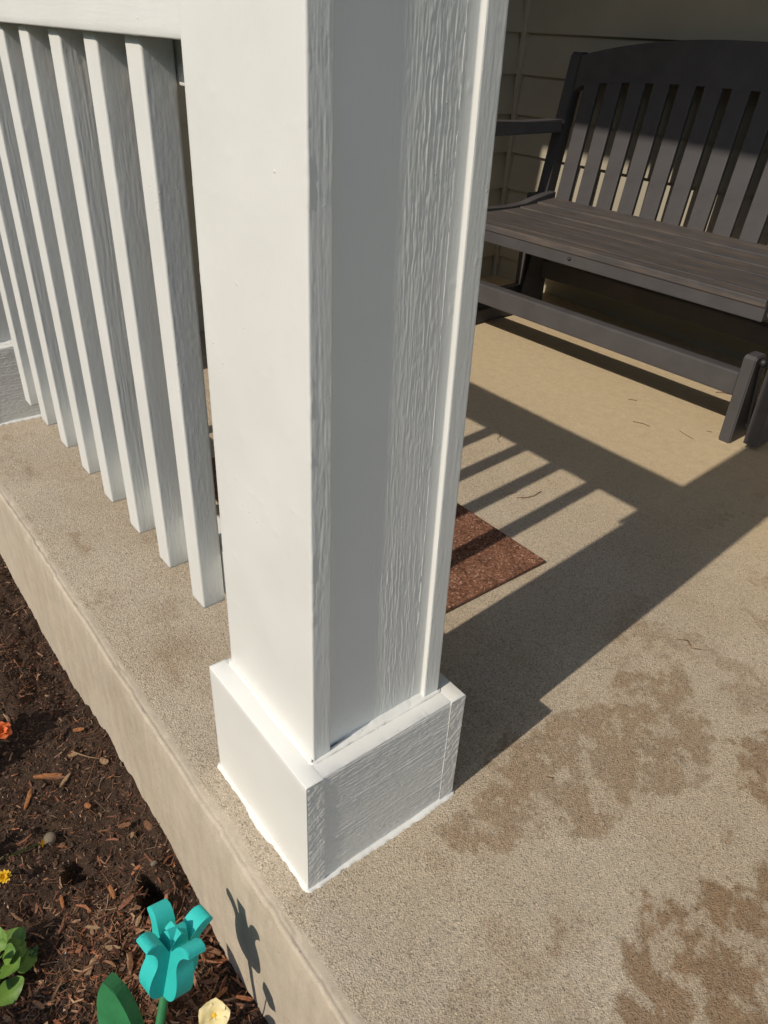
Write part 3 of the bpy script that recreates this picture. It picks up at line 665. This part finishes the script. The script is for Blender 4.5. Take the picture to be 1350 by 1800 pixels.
# ================================================================== MULCH, CRUMBS AND LOOSE PIECES ON THE SOIL
def chips(name, N, seed, lmin, lmax, wmin, wmax, pal, dens, bend=.25, lift=.5, tilt=.22):
    rg = np.random.RandomState(seed); x = rg.uniform(-1.38, .12, N * 3); y = rg.uniform(-.43, -.062, N * 3)
    keep = rg.rand(N * 3) < dens(x, y); x, y = x[keep][:N], y[keep][:N]; N = len(x)
    L = lmin + (lmax - lmin) * rg.rand(N) ** 2.6; W = np.minimum(wmin + (wmax - wmin) * rg.rand(N) ** 2, L * rg.uniform(.2, .8, N)); T = W * rg.uniform(.25, .7, N)
    a = rg.uniform(0, np.pi * 2, N); e = rg.normal(0, tilt, N); ro = rg.uniform(-.6, .6, N); bd = rg.normal(0, bend, N)
    d = np.stack([np.cos(a) * np.cos(e), np.sin(a) * np.cos(e), np.sin(e)], -1); sd = np.stack([-np.sin(a), np.cos(a), np.zeros(N)], -1); up = np.cross(d, sd)
    s2 = sd * np.cos(ro)[:, None] + up * np.sin(ro)[:, None]; u2 = np.cross(d, s2)
    c = np.stack([x, y, soil_h(x, y) + T * lift + np.abs(np.sin(e)) * L * .25], -1)
    # three stations, four corners
    V = []
    for q, ws in ((-.5, .6), (0, 1), (.5, .5)):
        jit = rg.uniform(.7, 1.2, N)
        mid = c + d * (L * q)[:, None] + (s2 * (bd * L * (q * q * 2))[:, None])
        for su, sv in ((-1, -1), (1, -1), (1, 1), (-1, 1)):
            V.append(mid + s2 * (su * W * .5 * ws * jit)[:, None] + u2 * (sv * T * .5 * ws)[:, None])
    V = np.stack(V, 1).reshape(-1, 3); b = np.arange(N)[:, None, None] * 12
    F = []
    for st in (0, 4):
        for k in range(4): F.append((st + k, st + (k + 1) % 4, st + 4 + (k + 1) % 4, st + 4 + k))
    F += [(3, 2, 1, 0), (8, 9, 10, 11)]
    F = (b + np.array(F)[None]).reshape(-1, 4)
    me = mesh_np(name, V, F, False); pal = np.array(pal); cc = pal[rg.randint(0, len(pal), N)] * rg.uniform(.55, 1.25, (N, 1))
    cattr(me, 'tint', np.repeat(cc, 12, 0)); o = link(name, me, mat_chip); o['kind'] = 'stuff'; return o
def dens_mulch(x, y):
    n = fbm(x * 9, y * 9, 201, 3); m = sstep(-.5, .5, n)
    near = sstep(-.50, -.28, x + .25 * y); return np.clip(.12 + .5 * m * (.3 + near) + .35 * near * sstep(-.12, -.2, y), 0, 1)
PAL = [(.26, .115, .062), (.33, .165, .09), (.19, .085, .052), (.40, .25, .15), (.14, .07, .045), (.31, .125, .06), (.24, .135, .08)]
o = chips('bark_mulch', 4200, 1, .004, .030, .0010, .0045, PAL, dens_mulch); o['label'] = 'shredded brown bark mulch scattered over the dark soil'; o['category'] = 'mulch'
o = chips('coarse_mulch', 1900, 5, .012, .046, .002, .008, PAL, lambda x, y: sstep(-.42, -.22, x + .3 * y) * sstep(-.7, .3, fbm(x * 12, y * 12, 207, 2)), .15, .9, .30)
o['label'] = 'coarse overlapping strips of bark mulch round the wooden tulip'; o['category'] = 'mulch'
o = chips('wood_fibre', 3600, 2, .006, .040, .0004, .0011, PAL + [(.42, .28, .17)], dens_mulch, .6, .9, .35); o['label'] = 'thin shredded wood fibres mixed into the mulch'; o['category'] = 'mulch'
o = chips('soil_crumb', 22000, 3, .0018, .010, .0015, .008, [(.085, .055, .038), (.115, .072, .05), (.06, .04, .03), (.15, .09, .057)], lambda x, y: np.full_like(x, .9), .1, .3, .7)
o['label'] = 'loose dark crumbs of garden soil'; o['category'] = 'soil'
o = chips('grit', 420, 4, .002, .006, .0015, .004, [(.5, .42, .32), (.36, .29, .2), (.6, .55, .47), (.35, .17, .09)], lambda x, y: np.full_like(x, .9), .1, .5, .6)
o['label'] = 'tiny pale bits of grit in the soil'; o['category'] = 'grit'

def bark(label, x, y, L, W, T, ang, mat, seed, cat='bark chip', group=None, name='bark_chip', lift=.003, pitch=0.0):
    rnd = random.Random(seed); n = 9; bm = bmesh.new(); rings = []
    for i in range(n):
        q = i / (n - 1) - .5; wd = W / 2 * (1 - .55 * abs(2 * q) ** 3) * rnd.uniform(.82, 1.12); off = rnd.uniform(-.06, .06) * W
        rings.append([bm.verts.new((q * L + rnd.uniform(-.01, .01) * L, off + sx * wd, sz * T / 2 * rnd.uniform(.7, 1.2))) for sx, sz in ((-1, -.7), (1, -.7), (.9, .8), (0.1, 1.1), (-.85, .8))])
    for A, B in zip(rings, rings[1:]):
        for k in range(5): bm.faces.new((A[k], A[(k + 1) % 5], B[(k + 1) % 5], B[k]))
    bm.faces.new(rings[0][::-1]); bm.faces.new(rings[-1])
    o = bm_obj(name, bm, mat); o.location = (x, y, sh_(x, y) + T * .5 + lift); o.rotation_euler = (0, pitch, ang); return tag(o, label, cat, group)
bark('flat brown bark chip lying just behind the teal wooden tulip', -.172, -.079, .040, .010, .006, .62, bark_a, 1)
bark('long orange splinter of bark on soil below the slab edge', -.608, -.182, .052, .0085, .005, 1.02, bark_b, 2)
bark('dark splinter of bark lying alongside the orange splinter', -.598, -.172, .044, .007, .005, .97, bark_a, 3)
bark('short orange bark stick pointing towards the orange splinter', -.583, -.226, .042, .008, .005, -.55, bark_b, 4)
bark('upright tan strip of bark in the shaded mulch', -.235, -.238, .034, .009, .004, 2.35, bark_c, 5)
bark('pale broken twig lying beside the wooden tulip bloom', -.208, -.191, .036, .005, .004, -.25, bark_c, 6)
bark('tan bark sliver resting near the pale broken twig', -.240, -.205, .030, .006, .003, .9, bark_c, 7)
bark('squarish brown bark flake close under the slab face', -.400, -.076, .024, .012, .004, .2, bark_a, 8)
bark('rounded tan bark flake beside the pale forked root', -.574, -.088, .018, .011, .005, .5, bark_c, 9)
bark('rounded reddish bark flake on open dark soil', -.500, -.146, .013, .009, .004, .4, bark_b, 10)
for k, (px, py) in enumerate(((-.14, -.10), (-.13, -.135), (-.10, -.095), (-.235, -.245), (-.29, -.215), (-.33, -.17), (-.42, -.11), (-.62, -.13), (-.68, -.10), (-.20, -.115), (-.255, -.155), (-.36, -.24), (-.16, -.25), (-.58, -.16))):
    rnd = random.Random(90 + k)
    bark('small flat chip of brown bark lying loose on the mulch', px, py, rnd.uniform(.016, .030), rnd.uniform(.005, .009), .0035, rnd.uniform(0, 3.1), (bark_a, bark_c, bark_b)[k % 3], 90 + k, group='bark chips loose on the mulch')
def stone(label, x, y, r, mat, seed, sq=(1, .8, .6)):
    rnd = random.Random(seed); bm = bmesh.new(); bmesh.ops.create_icosphere(bm, subdivisions=3, radius=r)
    off = [Vector((rnd.gauss(0, 1), rnd.gauss(0, 1), rnd.gauss(0, 1))).normalized() for _ in range(6)]
    for v in bm.verts:
        d = v.co.normalized(); f = 1 + sum(.10 * math.cos(3.1 * d.dot(q) + 2 * k) for k, q in enumerate(off)) * .5; v.co = Vector([v.co[i] * f * sq[i] for i in range(3)])
    o = bm_obj('pebble', bm, mat, smooth=True); o.location = (x, y, sh_(x, y) + r * sq[2] * .55); o.rotation_euler = (0, 0, rnd.uniform(0, 3)); return tag(o, label, 'pebble')
stone('grey brown oval stone half sunk in soil', -.481, -.220, .0125, stone_m, 1); stone('small reddish pebble next to a pale splinter', -.460, -.206, .006, bark_a, 2)
stone('small grey pebble above the dark hole in the soil', -.327, -.097, .0055, stone_m, 3); stone('tan pebble lying close under the slab face', -.40, -.105, .0055, bark_c, 4)
def loose_root(label, pts, r, mat, name='twig'):
    P = [Vector((x, y, sh_(x, y) + dz)) for x, y, dz in pts]; o = tube(name, [p - P[0] for p in P], [r * (1 - .5 * i / len(P)) for i in range(len(P))], mat, None, 6); o.location = P[0]; return tag(o, label, 'twig')
loose_root('pale wiry root snaking over the mulch by the tulip leaf', [(-.19, -.325, .004), (-.205, -.305, .008), (-.222, -.298, .005), (-.228, -.285, .009), (-.243, -.272, .004)], .0016, bark_c)
loose_root('curled pale root lying beside the tulip stem', [(-.155, -.235, .003), (-.150, -.215, .009), (-.135, -.205, .010), (-.12, -.21, .004)], .0016, bark_c)
loose_root('pale forked root below the slab face', [(-.625, -.130, .003), (-.605, -.118, .007), (-.592, -.108, .009), (-.585, -.095, .008), (-.578, -.078, .006)], .0014, bark_c)
loose_root('thin dark twig standing off the soil near the orange splinter', [(-.545, -.135, .003), (-.560, -.120, .007), (-.60, -.085, .010)], .0010, bark_a)

# ================================================================== LITTER ON THE PORCH FLOOR
def litter(label, pts, r=.0011):
    P = [Vector((x, y, .0008 + r * .62 + dz)) for x, y, dz in pts]; o = tube('dry_needle', [p - P[0] for p in P], r * .62, twig_m, None, 5); o.location = P[0]; return tag(o, label, 'needle')
litter('curled dry needle inside a sunlit bay of the railing shadow, hooked end', [(-.775, 1.125, 0), (-.760, 1.110, .001), (-.752, 1.090, .001), (-.735, 1.082, 0)])
litter('bent brown needle in the sunlit bay next to the doormat', [(-.500, .985, 0), (-.494, .955, .001), (-.500, .930, .001), (-.512, .915, 0)], .0014)
litter('short straight needle close to the bent brown needle', [(-.535, .905, 0), (-.530, .935, 0)], .0008)
litter('dark crossed twig on the sunlit floor before the bench', [(-.615, 1.50, 0), (-.590, 1.512, .001), (-.568, 1.515, 0)], .0014)
litter('long thin needle near the foot of the bench', [(-.505, 1.565, 0), (-.48, 1.556, .0005), (-.452, 1.552, 0)], .0010)
litter('orange brown leaf stalk lying behind the front bench rail', [(-.60, 1.905, 0), (-.585, 1.92, .002), (-.56, 1.93, 0)], .0020)
litter('tiny needle fragment on the floor beside the bench foot', [(-.46, 1.63, 0), (-.447, 1.637, 0)], .0012)
litter('short needle in the sunlit strip below the bench rail', [(-.72, 1.62, 0), (-.70, 1.635, 0)], .0012)
litter('reddish dry stalk on the stained floor beyond the column shadow', [(.00, .80, 0), (.015, .81, .002), (.03, .80, .001), (.043, .812, 0)], .0013)
litter('black speck of bark on the stained floor by the column base', [(.063, .375, 0), (.071, .382, 0)], .0016)
